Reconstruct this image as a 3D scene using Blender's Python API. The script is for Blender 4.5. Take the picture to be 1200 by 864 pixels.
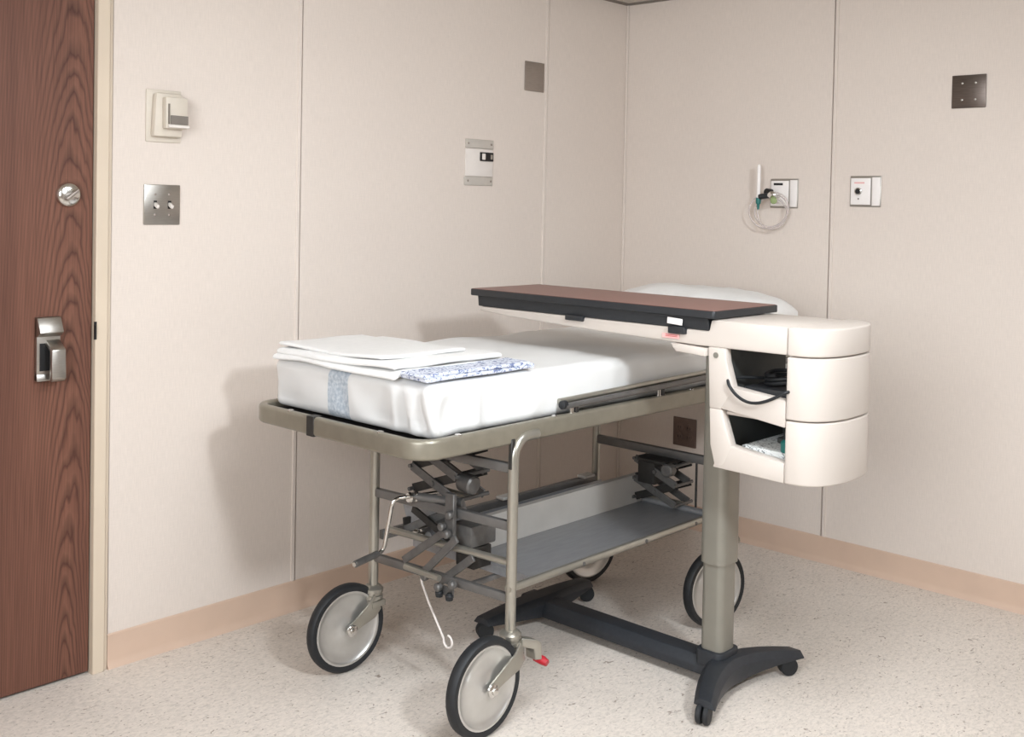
import bpy, bmesh, math, random
from mathutils import Vector, Matrix, noise

for o in list(bpy.data.objects): bpy.data.objects.remove(o)
SC = bpy.context.scene
COL = SC.collection
PI = math.pi
V = Vector

# ------------------------------------------------------------------ camera
# room corner at the origin, left wall in the plane y=0, right wall in x=0, floor z=0
CAM_POS = (-3.8908, -2.9417, 1.3561)
YAW, PITCH, ROLL, FPX, PPY = 0.74864, 0.026676, 0.02000, 1275.59, 274.29
fw = V((math.cos(PITCH)*math.cos(YAW), math.cos(PITCH)*math.sin(YAW), -math.sin(PITCH)))
rt = V((math.sin(YAW), -math.cos(YAW), 0)); up = rt.cross(fw)
r2 = math.cos(ROLL)*rt + math.sin(ROLL)*up
u2 = -math.sin(ROLL)*rt + math.cos(ROLL)*up
cam_d = bpy.data.cameras.new('camera'); cam = bpy.data.objects.new('camera', cam_d); COL.objects.link(cam)
m = Matrix((r2, u2, -fw)).transposed().to_4x4(); m.translation = V(CAM_POS)
cam.matrix_world = m
cam_d.sensor_width = 36; cam_d.sensor_fit = 'HORIZONTAL'; cam_d.lens = FPX/1200*36
cam_d.shift_y = -(432-PPY)/1200
cam_d.clip_start = .05
SC.camera = cam

# ------------------------------------------------------------------ world, lights, exposure
w = bpy.data.worlds.new('world'); SC.world = w; w.use_nodes = True
w.node_tree.nodes['Background'].inputs[0].default_value = (1, .97, .93, 1)
w.node_tree.nodes['Background'].inputs[1].default_value = .02
SC.view_settings.view_transform = 'Standard'; SC.view_settings.look = 'None'
SC.view_settings.gamma = 1; SC.view_settings.use_curve_mapping = False
SC.view_settings.exposure = -0.19

def lamp(name, loc, energy, color, radius=.1, kind='POINT', target=None, size=None, angle=None):
    d = bpy.data.lights.new(name, kind); d.energy = energy; d.color = color
    if kind in ('POINT', 'SPOT'): d.shadow_soft_size = radius
    if kind == 'SPOT': d.spot_size = angle; d.spot_blend = .6
    if kind == 'AREA': d.shape = 'RECTANGLE'; d.size, d.size_y = size
    o = bpy.data.objects.new(name, d); COL.objects.link(o); o.location = loc
    if target: o.rotation_euler = (V(target)-V(loc)).to_track_quat('-Z', 'Y').to_euler()
    return o
# the photographer's flash, right of the camera and a little above it
lamp('flash_lamp', (-2.50, -3.40, 2.14), 232, (.88, .945, 1), .14, 'SPOT', (-1.05, -.3, .35), angle=math.radians(100)).data.spot_blend = 1.0
# soft umbrella light left of the camera
lamp('umbrella_lamp', (-4.75, -2.3, 1.7), 86, (.885, .945, 1), 0, 'AREA', (-.3, -1.0, .6), (1.3, 1.3))

# ------------------------------------------------------------------ materials
MATS = {}
def s2l(c): return tuple(((v/255)/12.92 if v/255 <= .04045 else ((v/255+.055)/1.055)**2.4) for v in c)
class NT:
    def __init__(s, name):
        s.m = bpy.data.materials.new(name); s.m.use_nodes = True
        s.t = s.m.node_tree; s.n = s.t.nodes; s.b = s.n['Principled BSDF']; MATS[name] = s.m
    def add(s, typ, **kw):
        nd = s.n.new(typ)
        for k, v in kw.items():
            if k.startswith('i_'):
                nd.inputs[int(k[2:]) if k[2:].isdigit() else k[2:].replace('_', ' ')].default_value = v
            else: setattr(nd, k, v)
        return nd
    def ln(s, a, b, ao=0, bi=0):
        s.t.links.new(a.outputs[ao], b.inputs[bi])
    def coords(s, scale=(1, 1, 1)):
        tc = s.add('ShaderNodeTexCoord'); mp = s.add('ShaderNodeMapping'); mp.inputs['Scale'].default_value = scale
        s.ln(tc, mp, 'Object', 0); return mp
    def ramp(s, src, stops, so=0):
        r = s.add('ShaderNodeValToRGB'); e = r.color_ramp.elements
        while len(e) < len(stops): e.new(.5)
        for k, (p, c) in enumerate(stops): e[k].position = p; e[k].color = (*c, 1) if len(c) == 3 else c
        s.ln(src, r, so, 0); return r
    def mix(s, fac, a, b, blend='MIX', f=None):
        x = s.add('ShaderNodeMix', data_type='RGBA', blend_type=blend)
        if fac is not None: s.t.links.new(fac, x.inputs[0])
        else: x.inputs[0].default_value = f
        for v, i in ((a, 6), (b, 7)):
            if isinstance(v, tuple): x.inputs[i].default_value = (*v, 1)
            else: s.t.links.new(v, x.inputs[i])
        return x.outputs[2]
    def base(s, sock): s.t.links.new(sock, s.b.inputs['Base Color'])
    def bump(s, sock, strength, dist):
        b = s.add('ShaderNodeBump'); b.inputs['Strength'].default_value = strength; b.inputs['Distance'].default_value = dist
        s.t.links.new(sock, b.inputs['Height']); s.ln(b, s.b, 0, 'Normal')
def simple(name, rgb, rough=.5, metal=0, var=.06, scale=30, bump=0, bdist=.001, coat=0, stretch=(1, 1, 1)):
    t = NT(name); c = s2l(rgb)
    n = t.add('ShaderNodeTexNoise'); n.inputs['Scale'].default_value = scale; n.inputs['Detail'].default_value = 4
    t.ln(t.coords(stretch), n)
    lo = tuple(v*(1-var) for v in c); hi = tuple(min(1, v*(1+var)) for v in c)
    r = t.ramp(n, [(.3, lo), (.7, hi)]); t.base(r.outputs[0])
    t.b.inputs['Roughness'].default_value = rough; t.b.inputs['Metallic'].default_value = metal
    if coat: t.b.inputs['Coat Weight'].default_value = coat; t.b.inputs['Coat Roughness'].default_value = .2
    if bump: t.bump(n.outputs[0], bump, bdist)
    return t.m

# wall vinyl: fine linen weave
def mat_wall():
    t = NT('wall_vinyl'); mp = t.coords()
    a = t.add('ShaderNodeTexNoise'); a.inputs['Scale'].default_value = 120; a.inputs['Detail'].default_value = 3
    mv = t.coords((9, 9, .7)); mh = t.coords((.7, .7, 9))
    v = t.add('ShaderNodeTexNoise'); v.inputs['Scale'].default_value = 40; h = t.add('ShaderNodeTexNoise'); h.inputs['Scale'].default_value = 40
    t.ln(mv, v); t.ln(mh, h); t.ln(mp, a)
    big = t.add('ShaderNodeTexNoise'); big.inputs['Scale'].default_value = 1.7; t.ln(mp, big)
    c = s2l((219, 207, 197))
    r1 = t.ramp(v, [(.3, tuple(x*.965 for x in c)), (.7, tuple(x*1.035 for x in c))])
    r2_ = t.ramp(h, [(.3, (.965,)*3), (.7, (1.0,)*3)])
    r3 = t.ramp(big, [(.3, (.97, .965, .965)), (.7, (1, 1, 1))])
    o = t.mix(None, r1.outputs[0], r2_.outputs[0], 'MULTIPLY', 1.0); o = t.mix(None, o, r3.outputs[0], 'MULTIPLY', 1.0)
    t.base(o); t.b.inputs['Roughness'].default_value = .75
    ad = t.add('ShaderNodeMath', operation='ADD'); t.ln(v, ad, 0, 0); t.ln(h, ad, 0, 1); t.bump(ad.outputs[0], .25, .0008)
mat_wall()

def mat_floor():
    t = NT('floor_vinyl'); c = s2l((216, 206, 196))
    rot = t.coords((1, 1.9, 1)); rot.inputs['Rotation'].default_value = (0, 0, .9)
    mp = t.coords()
    n1 = t.add('ShaderNodeTexNoise'); n1.inputs['Scale'].default_value = 62; n1.inputs['Detail'].default_value = 5; n1.inputs['Roughness'].default_value = .65; n1.inputs['Distortion'].default_value = .8
    t.ln(rot, n1)
    n2 = t.add('ShaderNodeTexNoise'); n2.inputs['Scale'].default_value = 34; n2.inputs['Detail'].default_value = 3; n2.inputs['Distortion'].default_value = 1.5; t.ln(rot, n2)
    n3 = t.add('ShaderNodeTexNoise'); n3.inputs['Scale'].default_value = 3; t.ln(mp, n3)
    n4 = t.add('ShaderNodeTexNoise'); n4.inputs['Scale'].default_value = 85; n4.inputs['Detail'].default_value = 2; t.ln(mp, n4)
    r1 = t.ramp(n1, [(.34, tuple(x*.82 for x in c)), (.5, c), (.66, tuple(min(1, x*1.10) for x in c))])
    spk = t.ramp(n2, [(.65, (0, 0, 0)), (.72, (1, 1, 1))])
    sp2 = t.ramp(n4, [(.66, (0, 0, 0)), (.72, (1, 1, 1))])
    o = t.mix(spk.outputs[0], r1.outputs[0], s2l((150, 136, 124)))
    o = t.mix(sp2.outputs[0], o, s2l((158, 146, 134)))
    r3 = t.ramp(n3, [(.3, (.95,)*3), (.7, (1.03,)*3)]); o = t.mix(None, o, r3.outputs[0], 'MULTIPLY', 1.0)
    t.base(o); t.b.inputs['Roughness'].default_value = .5; t.b.inputs['Specular IOR Level'].default_value = .3
mat_floor()

def mat_wood():
    t = NT('door_wood'); tc = t.add('ShaderNodeTexCoord'); sep = t.add('ShaderNodeSeparateXYZ')
    nz = t.add('ShaderNodeTexNoise'); nz.inputs['Scale'].default_value = 1.0; nz.inputs['Detail'].default_value = 4
    ms = t.coords((9, 9, 2.2)); t.ln(ms, nz)
    t.ln(tc, sep, 'Object', 0)
    def M(op, a, b=None):
        n = t.add('ShaderNodeMath', operation=op)
        for i, v in ((0, a), (1, b)):
            if v is None: continue
            if isinstance(v, (int, float)): n.inputs[i].default_value = v
            else: t.t.links.new(v, n.inputs[i])
        return n.outputs[0]
    wob = M('MULTIPLY', M('SUBTRACT', nz.outputs[0], .5), .075)
    X, Z = sep.outputs[0], sep.outputs[2]
    x = M('ADD', M('SUBTRACT', X, -2.515), M('MULTIPLY', wob, .35))
    d = M('ADD', M('ADD', .02, M('MULTIPLY', M('MULTIPLY', Z, 1.0), .16)), wob)
    r = M('SQRT', M('ADD', M('MULTIPLY', M('MULTIPLY', x, x), 4.0), M('MULTIPLY', d, d)))
    ring = M('FRACT', M('MULTIPLY', r, 80))
    rr = t.ramp(ring_node := ring.node, [(0, s2l((92, 62, 50))), (.35, s2l((117, 81, 66))), (.72, s2l((112, 76, 62))), (.93, s2l((78, 49, 40))), (1, s2l((92, 62, 50)))])
    fine = t.add('ShaderNodeTexNoise'); fine.inputs['Scale'].default_value = 1; fine.inputs['Detail'].default_value = 5; t.ln(t.coords((260, 260, 5)), fine)
    rf = t.ramp(fine, [(.32, (.72, .68, .66)), (.62, (1.06, 1.05, 1.05))])
    band = t.add('ShaderNodeTexNoise'); band.inputs['Scale'].default_value = 1; band.inputs['Detail'].default_value = 2; t.ln(t.coords((22, 22, .5)), band)
    rb = t.ramp(band, [(.3, (.84, .80, .80)), (.7, (1.12, 1.10, 1.08))])
    far = M('MINIMUM', M('MULTIPLY', M('ABSOLUTE', x), 9), 1)
    o = t.mix(M('MULTIPLY', far, .72), rr.outputs[0], s2l((107, 73, 60)))
    o = t.mix(None, o, rf.outputs[0], 'MULTIPLY', .8); o = t.mix(None, o, rb.outputs[0], 'MULTIPLY', 1.0)
    t.base(o); t.b.inputs['Roughness'].default_value = .5; t.b.inputs['Specular IOR Level'].default_value = .3
mat_wood()

def mat_print(name, ground, ink, scale, cut):
    t = NT(name); mp = t.coords()
    v = t.add('ShaderNodeTexVoronoi'); v.inputs['Scale'].default_value = scale; t.ln(mp, v)
    n = t.add('ShaderNodeTexNoise'); n.inputs['Scale'].default_value = scale*.8; n.inputs['Detail'].default_value = 3; n.inputs['Distortion'].default_value = 1.5; t.ln(mp, n)
    r = t.ramp(n, [(cut-.06, (0, 0, 0)), (cut+.06, (1, 1, 1))]); t.base(t.mix(r.outputs[0], s2l(ground), s2l(ink)))
    t.b.inputs['Roughness'].default_value = .9
    return t
mat_print('gown_print', (208, 212, 222), (98, 110, 148), 90, .55)
mat_print('dotted_liner', (226, 228, 226), (84, 88, 88), 95, .60)

def mat_sheet():       # white cotton, with the pale blue woven band that runs down its foot end
    t = NT('bed_linen'); mp = t.coords(); tc = t.add('ShaderNodeTexCoord'); sep = t.add('ShaderNodeSeparateXYZ'); t.ln(tc, sep, 'Object', 0)
    n = t.add('ShaderNodeTexNoise'); n.inputs['Scale'].default_value = 300; n.inputs['Detail'].default_value = 4; t.ln(mp, n)
    big = t.add('ShaderNodeTexNoise'); big.inputs['Scale'].default_value = 3; t.ln(mp, big)
    c = t.ramp(big, [(.3, s2l((220, 219, 217))), (.7, s2l((228, 227, 225)))])
    bl = t.add('ShaderNodeTexNoise'); bl.inputs['Scale'].default_value = 110; bl.inputs['Detail'].default_value = 4; t.ln(mp, bl)
    bc = t.ramp(bl, [(.35, s2l((168, 180, 192))), (.65, s2l((206, 212, 218)))])
    a = t.add('ShaderNodeMath', operation='SUBTRACT'); a.inputs[1].default_value = -.615; t.t.links.new(sep.outputs[1], a.inputs[0])
    ab = t.add('ShaderNodeMath', operation='ABSOLUTE'); t.ln(a, ab)
    lt = t.add('ShaderNodeMath', operation='LESS_THAN'); lt.inputs[1].default_value = .045; t.ln(ab, lt)
    xl = t.add('ShaderNodeMath', operation='LESS_THAN'); xl.inputs[1].default_value = -2.03; t.t.links.new(sep.outputs[0], xl.inputs[0])
    mu = t.add('ShaderNodeMath', operation='MULTIPLY'); t.ln(lt, mu, 0, 0); t.ln(xl, mu, 0, 1)
    t.base(t.mix(mu.outputs[0], c.outputs[0], bc.outputs[0]))
    t.b.inputs['Roughness'].default_value = .9; t.bump(n.outputs[0], .15, .0006)
mat_sheet()
simple('cotton_white', (232, 231, 229), .9, 0, .02, 60, .2, .0008)
simple('baseboard_tan', (203, 176, 156), .55, 0, .04, 8)
simple('frame_cream', (208, 192, 172), .5, 0, .03, 6)
simple('ceiling_tile', (196, 190, 180), .9, 0, .05, 90, .3, .001)
simple('trim_grey', (120, 112, 104), .6)
simple('stainless', (176, 172, 166), .34, 1, .06, 40, .05, .0003, stretch=(1, 1, 12))
simple('steel_light', (196, 190, 182), .4, .3, .04, 40)
simple('stainless_dull', (158, 148, 140), .45, .75, .06, 40, stretch=(1, 1, 12))
simple('chrome', (214, 212, 208), .16, 1, .03, 20)
simple('frame_paint', (138, 132, 118), .38, .45, .06, 30, coat=.15)
simple('tube_silver', (168, 164, 154), .3, .75, .05, 30)
simple('tube_grey', (112, 110, 108), .4, .55, .08, 30)
simple('sheet_grey', (152, 152, 154), .42, .5, .07, 14, stretch=(1, 6, 6))
simple('panel_grey', (196, 192, 186), .5, .2, .05, 12)
simple('mechanism_grey', (104, 102, 100), .45, .5, .15, 50)
simple('mechanism_dark', (52, 50, 48), .5, .4, .2, 50)
simple('wheel_disc', (206, 205, 202), .34, .85, .05, 25)
simple('rubber', (26, 28, 31), .6, 0, .2, 60)
simple('black_plastic', (34, 36, 39), .45, 0, .12, 60)
simple('base_black', (38, 41, 46), .5, 0, .15, 80)
simple('cream_plastic', (200, 190, 181), .42, 0, .012, 10)
simple('beige_plastic', (206, 196, 182), .5, 0, .03, 30)
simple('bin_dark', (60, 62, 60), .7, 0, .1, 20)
simple('laminate', (126, 86, 77), .38, 0, .10, 55, stretch=(6, 1, 1))
simple('column_grey', (138, 134, 124), .36, .35, .03, 20)
simple('red_rubber', (176, 32, 44), .45)
simple('teal_plastic', (22, 104, 98), .4)
simple('white_plastic', (236, 230, 226), .4, 0, .02, 20)
simple('white_enamel', (224, 216, 209), .4, 0, .02, 20)
simple('brown_plate', (104, 86, 78), .45, .1, .08, 40)
simple('dark_metal_plate', (104, 94, 88), .36, .8, .10, 30, stretch=(1, 1, 8))
simple('green_plastic', (146, 162, 112), .4)
simple('pink_label', (226, 176, 172), .6)
simple('red_print', (190, 84, 84), .6)
simple('slot_black', (18, 17, 18), .6)
def mat_tubing():
    t = NT('clear_tubing'); t.b.inputs['Base Color'].default_value = (.86, .80, .78, 1); t.b.inputs['Roughness'].default_value = .15
    t.b.inputs['Transmission Weight'].default_value = .65; t.b.inputs['IOR'].default_value = 1.25
mat_tubing()
def mat_emit():
    t = NT('fill_diffuser'); t.b.inputs['Emission Color'].default_value = (.90, .95, 1, 1); t.b.inputs['Emission Strength'].default_value = 16.5  # glow of the added ceiling fill panel
mat_emit()

# ------------------------------------------------------------------ mesh tools
class MB:
    def __init__(s): s.v = []; s.f = []
    def add(s, vs, fs):
        k = len(s.v); s.v += [V(p) for p in vs]; s.f += [[i+k for i in f] for f in fs]; return s
    def box(s, c, d, rot=None):
        x, y, z = (q/2 for q in d); R = rot or Matrix.Identity(3)
        vs = [V(c)+R@V((a*x, b*y, e*z)) for a in (-1, 1) for b in (-1, 1) for e in (-1, 1)]
        return s.add(vs, [(0, 1, 3, 2), (4, 6, 7, 5), (0, 4, 5, 1), (2, 3, 7, 6), (0, 2, 6, 4), (1, 5, 7, 3)])
    def span(s, a, b):
        return s.box([(p+q)/2 for p, q in zip(a, b)], [abs(q-p) for p, q in zip(a, b)])
    def bar(s, p, q, wid, thk, upv=(0, 0, 1)):       # flat bar from p to q
        p, q = V(p), V(q); d = (q-p); l = d.length; d.normalize(); a = d.cross(V(upv)).normalized(); b = a.cross(d)
        return s.box((p+q)/2, (l, thk, wid), Matrix((d, a, b)).transposed())
    def tube(s, pts, r, n=10, closed=False):
        pts = [V(p) for p in pts]; N = len(pts); rs = r if isinstance(r, (list, tuple)) else [r]*N
        rings = []; prev = None
        for i, p in enumerate(pts):
            a = pts[(i-1) % N] if (closed or i > 0) else p; b = pts[(i+1) % N] if (closed or i < N-1) else p
            t = (b-a).normalized()
            if prev is None:
                h = V((0, 0, 1)) if abs(t.z) < .9 else V((1, 0, 0)); x = t.cross(h).normalized()
            else: x = (prev-t*prev.dot(t)).normalized()
            prev = x; y = t.cross(x)
            rings.append([p+(x*math.cos(2*PI*k/n)+y*math.sin(2*PI*k/n))*rs[i] for k in range(n)])
        k0 = len(s.v); s.v += [q for g in rings for q in g]
        for i in range(N if closed else N-1):
            j = (i+1) % N
            for k in range(n): s.f.append([k0+i*n+k, k0+i*n+(k+1) % n, k0+j*n+(k+1) % n, k0+j*n+k])
        if not closed:
            s.f.append([k0+k for k in range(n)][::-1]); s.f.append([k0+(N-1)*n+k for k in range(n)])
        return s
    def lathe(s, prof, o, axis=(0, 0, 1), n=32, closed=False):     # prof: (radius, height) list
        ax = V(axis).normalized(); h = V((0, 0, 1)) if abs(ax.z) < .9 else V((1, 0, 0)); x = ax.cross(h).normalized(); y = ax.cross(x)
        k0 = len(s.v); P = len(prof)
        for r, z in prof:
            for k in range(n): s.v.append(V(o)+ax*z+(x*math.cos(2*PI*k/n)+y*math.sin(2*PI*k/n))*max(r, 1e-5))
        for i in range(P if closed else P-1):
            j = (i+1) % P
            for k in range(n): s.f.append([k0+i*n+k, k0+i*n+(k+1) % n, k0+j*n+(k+1) % n, k0+j*n+k])
        if not closed:
            s.f.append([k0+k for k in range(n)][::-1]); s.f.append([k0+(P-1)*n+k for k in range(n)])
        return s
    def prism(s, poly, fn, a, b):          # poly of 2-D points; fn(u, v, w) -> 3-D; from w=a to w=b
        n = len(poly); vs = [fn(u, v, a) for u, v in poly]+[fn(u, v, b) for u, v in poly]
        fs = [list(range(n))[::-1], [i+n for i in range(n)]]+[[i, (i+1) % n, (i+1) % n+n, i+n] for i in range(n)]
        return s.add(vs, fs)
    def build(s, name, mat, parent=None, bevel=0, seg=2, ang=38):
        bm = bmesh.new(); vs = [bm.verts.new(p-(ORG.get(parent, V((0, 0, 0))))) for p in s.v]
        for f in s.f:
            try: bm.faces.new([vs[i] for i in f])
            except ValueError: pass
        bmesh.ops.remove_doubles(bm, verts=bm.verts, dist=1e-6)
        bmesh.ops.recalc_face_normals(bm, faces=bm.faces)
        if bevel:
            ed = [e for e in bm.edges if len(e.link_faces) == 2 and e.calc_face_angle(0) > math.radians(30)]
            bmesh.ops.bevel(bm, geom=ed, offset=bevel, segments=seg, profile=.5, affect='EDGES', clamp_overlap=True)
        for f in bm.faces: f.smooth = True
        for e in bm.edges: e.smooth = not (len(e.link_faces) == 2 and e.calc_face_angle(0) > math.radians(ang))
        me = bpy.data.meshes.new(name); bm.to_mesh(me); bm.free(); me.materials.append(MATS[mat])
        o = bpy.data.objects.new(name, me); COL.objects.link(o)
        if parent is not None: o.parent = parent; ORG[o] = ORG.get(parent, V((0, 0, 0)))
        else: ORG[o] = V((0, 0, 0))
        return o
ORG = {}
def tag(o, label, cat, group=None):
    o['label'] = label; o['category'] = cat
    if group: o['group'] = group
    return o
def thing(name, loc, label, cat, group=None):
    o = bpy.data.objects.new(name, None); COL.objects.link(o); o.location = loc; o.empty_display_size = .1
    ORG[o] = V(loc); return tag(o, label, cat, group)
def struct(o): o['kind'] = 'structure'; return o
def arc(c, r, a0, a1, n, fn): return [fn(c[0]+r*math.cos(a0+(a1-a0)*k/n), c[1]+r*math.sin(a0+(a1-a0)*k/n)) for k in range(n+1)]
def rrect(x0, x1, y0, y1, r, n=6):
    p = []
    for cx, cy, a in ((x1-r, y1-r, 0), (x0+r, y1-r, PI/2), (x0+r, y0+r, PI), (x1-r, y0+r, 3*PI/2)):
        p += [(cx+r*math.cos(a+PI/2*k/n), cy+r*math.sin(a+PI/2*k/n)) for k in range(n+1)]
    return p
def soft_box(name, lo, hi, r, res, fn, mat, parent=None):     # dense rounded box whose points are moved by fn(p, n)
    lo, hi = V(lo), V(hi); c = (lo+hi)/2; h = (hi-lo)/2; bm = bmesh.new(); cache = {}
    def vert(p):
        key = tuple(round(q, 5) for q in p)
        if key not in cache:
            q = V([max(-h[i]+r[i], min(h[i]-r[i], p[i])) for i in range(3)]); d = V([(p[i]-q[i])/r[i] for i in range(3)])
            nn = d.normalized() if d.length > 0 else V((0, 0, 1))
            w_ = V([q[i]+nn[i]*r[i] for i in range(3)])
            cache[key] = bm.verts.new(fn(c+w_, nn))
        return cache[key]
    def grid(ax):
        n = max(2, int(round(2*h[ax]/res))); s_ = [-h[ax]+2*h[ax]*k/n for k in range(n+1)]
        k = 4
        inner = [t for t in s_ if abs(t) < h[ax]-r[ax]*.98]
        edge = [h[ax]-r[ax]+r[ax]*math.tan(PI/4*j/k) for j in range(k+1)]
        return sorted(set(round(t, 6) for t in inner+edge+[-t for t in edge]))
    G = [grid(0), grid(1), grid(2)]
    for ax in range(3):
        a, b = [(1, 2), (0, 2), (0, 1)][ax]
        for sgn in (-1, 1):
            for i in range(len(G[a])-1):
                for j in range(len(G[b])-1):
                    q = []
                    for u, v_ in ((i, j), (i+1, j), (i+1, j+1), (i, j+1)):
                        p = [0, 0, 0]; p[ax] = sgn*h[ax]; p[a] = G[a][u]; p[b] = G[b][v_]; q.append(vert(p))
                    if len(set(q)) == 4:
                        try: bm.faces.new(q)
                        except ValueError: pass
    bmesh.ops.recalc_face_normals(bm, faces=bm.faces)
    for f in bm.faces: f.smooth = True
    me = bpy.data.meshes.new(name); bm.to_mesh(me); bm.free(); me.materials.append(MATS[mat])
    o = bpy.data.objects.new(name, me); COL.objects.link(o); ORG[o] = V((0, 0, 0))
    if parent is not None: o.parent = parent
    return o

# ------------------------------------------------------------------ the room
XW, YW, HC = -5.1, -5.2, 2.254
JX = -2.402                                   # outer edge of the door frame on the left wall
DX0, DX1, DH = -3.372, -2.453, 2.10           # door leaf
struct(MB().span((XW-.1, YW-.1, -.1), (.1, .1, 0)).build('floor', 'floor_vinyl'))
struct(MB().span((XW-.1, YW-.1, HC), (.1, .1, HC+.1)).build('ceiling', 'ceiling_tile'))
PT = .010
wl = MB().span((JX, PT, 0), (.1, .1, HC)).span((XW-.1, PT, 0), (DX0-.05, .1, HC)).span((DX0-.05, PT, DH+.05), (JX, .1, HC)).span((DX0-.05, .07, 0), (JX, .1, DH+.05))
wl = struct(wl.build('wall_left', 'wall_vinyl'))
wr = struct(MB().span((PT, YW-.1, 0), (.1, PT, HC)).build('wall_right', 'wall_vinyl'))
struct(MB().span((XW-.1, YW-.1, 0), (.1, YW, HC)).build('wall_back', 'wall_vinyl'))
struct(MB().span((XW-.1, YW, 0), (XW, PT, HC)).build('wall_side', 'wall_vinyl'))
G_ = .0028
LS = [JX, -1.7485, -.528, 0]; RS = [0, -.990, -2.210, -3.430, -4.650, YW]
for a, b in zip(LS[:-1], LS[1:]):
    MB().span((a+G_, 0, .0), (b-G_, PT, HC)).build('wall_panel', 'wall_vinyl', wl, .002, 1)
MB().span((XW, 0, 0), (DX0-.05, PT, HC)).build('wall_panel', 'wall_vinyl', wl, .002, 1)
MB().span((DX0-.05, 0, DH+.05), (JX-G_, PT, HC)).build('wall_panel', 'wall_vinyl', wl, .002, 1)
for a, b in zip(RS[:-1], RS[1:]):
    MB().span((0, b+G_, 0), (PT, a-G_, HC)).build('wall_panel', 'wall_vinyl', wr, .002, 1)
# narrow cover strips along the panel joints
for x in LS[1:3]: MB().span((x-.017, -.0045, .1), (x-.0035, .006, HC)).build('cover_strip', 'wall_vinyl', wl, .0015, 1)
for y in RS[1:5]: MB().span((-.0045, y-.017, .1), (.006, y-.0035, HC)).build('cover_strip', 'wall_vinyl', wr, .0015, 1)
MB().span((-.008, -.012, .1), (0, 0, HC)).build('corner_strip', 'wall_vinyl', wr, .002, 1)
# vinyl base with a cove toe
bp = [(0, 0), (-.013, 0), (-.011, .006), (-.006, .014), (-.0045, .025), (-.0045, .097), (-.002, .1), (0, .1)]
struct(MB().prism(bp, lambda u, v, q: (q, u, v), JX+.001, -.002).build('baseboard_left', 'baseboard_tan'))
struct(MB().prism(bp, lambda u, v, q: (u, q, v), -.005, YW).build('baseboard_right', 'baseboard_tan'))
# ceiling edge angle
struct(MB().span((XW, -.022, HC-.006), (-.0, 0, HC)).build('trim_1', 'trim_grey'))
struct(MB().span((-.022, YW, HC-.006), (0, -.022, HC)).build('trim_2', 'trim_grey'))

# door: leaf, steel frame, hospital latch, thumb-turn bolt
LY = .004
door = struct(MB().span((DX0, LY, .008), (DX1, LY+.045, DH)).build('door_1', 'door_wood', None, .0015, 1))
fr = MB()
fr.span((DX1+.003, -.014, 0), (JX-.012, .06, DH+.05)).span((JX-.012, -.006, 0), (JX, .06, DH+.05))
fr.span((DX0-.05, -.014, 0), (DX0-.003, .06, DH+.05)).span((DX0-.05, -.014, DH+.003), (JX, .06, DH+.05))
fr.build('door_frame', 'frame_cream', door, .002, 1)
b = MB(); b.span((-2.614, -.012, .852), (-2.548, LY, 1.026)); b.build('latch_plate', 'stainless', door, .003)
MB().prism([(0, 1.026), (-.014, 1.026), (-.034, .985), (-.012, .972), (0, .972)], lambda u, v, q: (q, u, v), -2.614, -2.548).build('latch_hood', 'stainless', door, .003)
MB().prism([(0, .878), (-.012, .872), (-.016, .852), (0, .852)], lambda u, v, q: (q, u, v), -2.614, -2.548).build('latch_foot', 'stainless', door, .002)
MB().prism([(-.012, .965), (-.040, .948), (-.052, .940), (-.056, .862), (-.046, .852), (-.036, .856), (-.036, .935), (-.012, .95)], lambda u, v, q: (q, u, v), -2.590, -2.551).build('paddle', 'stainless', door, .003)
MB().span((-2.606, -.013, .88), (-2.572, -.011, .955)).build('latch_recess_shade', 'slot_black', door)  # thin black sheet painting the shade inside the latch
bolt = MB().lathe([(.0345, 0), (.0345, .006), (.031, .013), (.024, .017), (.001, .018)], (-2.525, LY, 1.36), (0, -1, 0), 28).build('deadbolt_rose', 'chrome', door)
rr_ = Matrix.Rotation(math.radians(-38), 3, 'Y')
MB().box((-2.525, -.022, 1.36), (.044, .018, .008), rr_).build('thumb_turn', 'stainless_dull', bolt, .002)
MB().span((-2.4545, -.0165, .955), (-2.4475, -.013, 1.005)).span((-2.4545, -.022, .965), (-2.4505, -.013, .995)).build('strike_plate', 'slot_black', door)

# ------------------------------------------------------------------ things on the walls
def plate(name, mat, parent, wall, u, z, wid, hgt, t=.006, bevel=.0025):
    if wall == 'L': return MB().span((u-wid/2, -t, z-hgt/2), (u+wid/2, 0, z+hgt/2)).build(name, mat, parent, bevel)
    return MB().span((-t, u-wid/2, z-hgt/2), (0, u+wid/2, z+hgt/2)).build(name, mat, parent, bevel)
def screw(parent, wall, u, z, d, mat='stainless', r=.004):
    o = (u, -d, z) if wall == 'L' else (-d, u, z); ax = (0, -1, 0) if wall == 'L' else (-1, 0, 0)
    return MB().lathe([(r, -.001), (r, .0006), (r*.6, .0014), (.0003, .0015)], o, ax, 10).build('screw', mat, parent)
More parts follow.
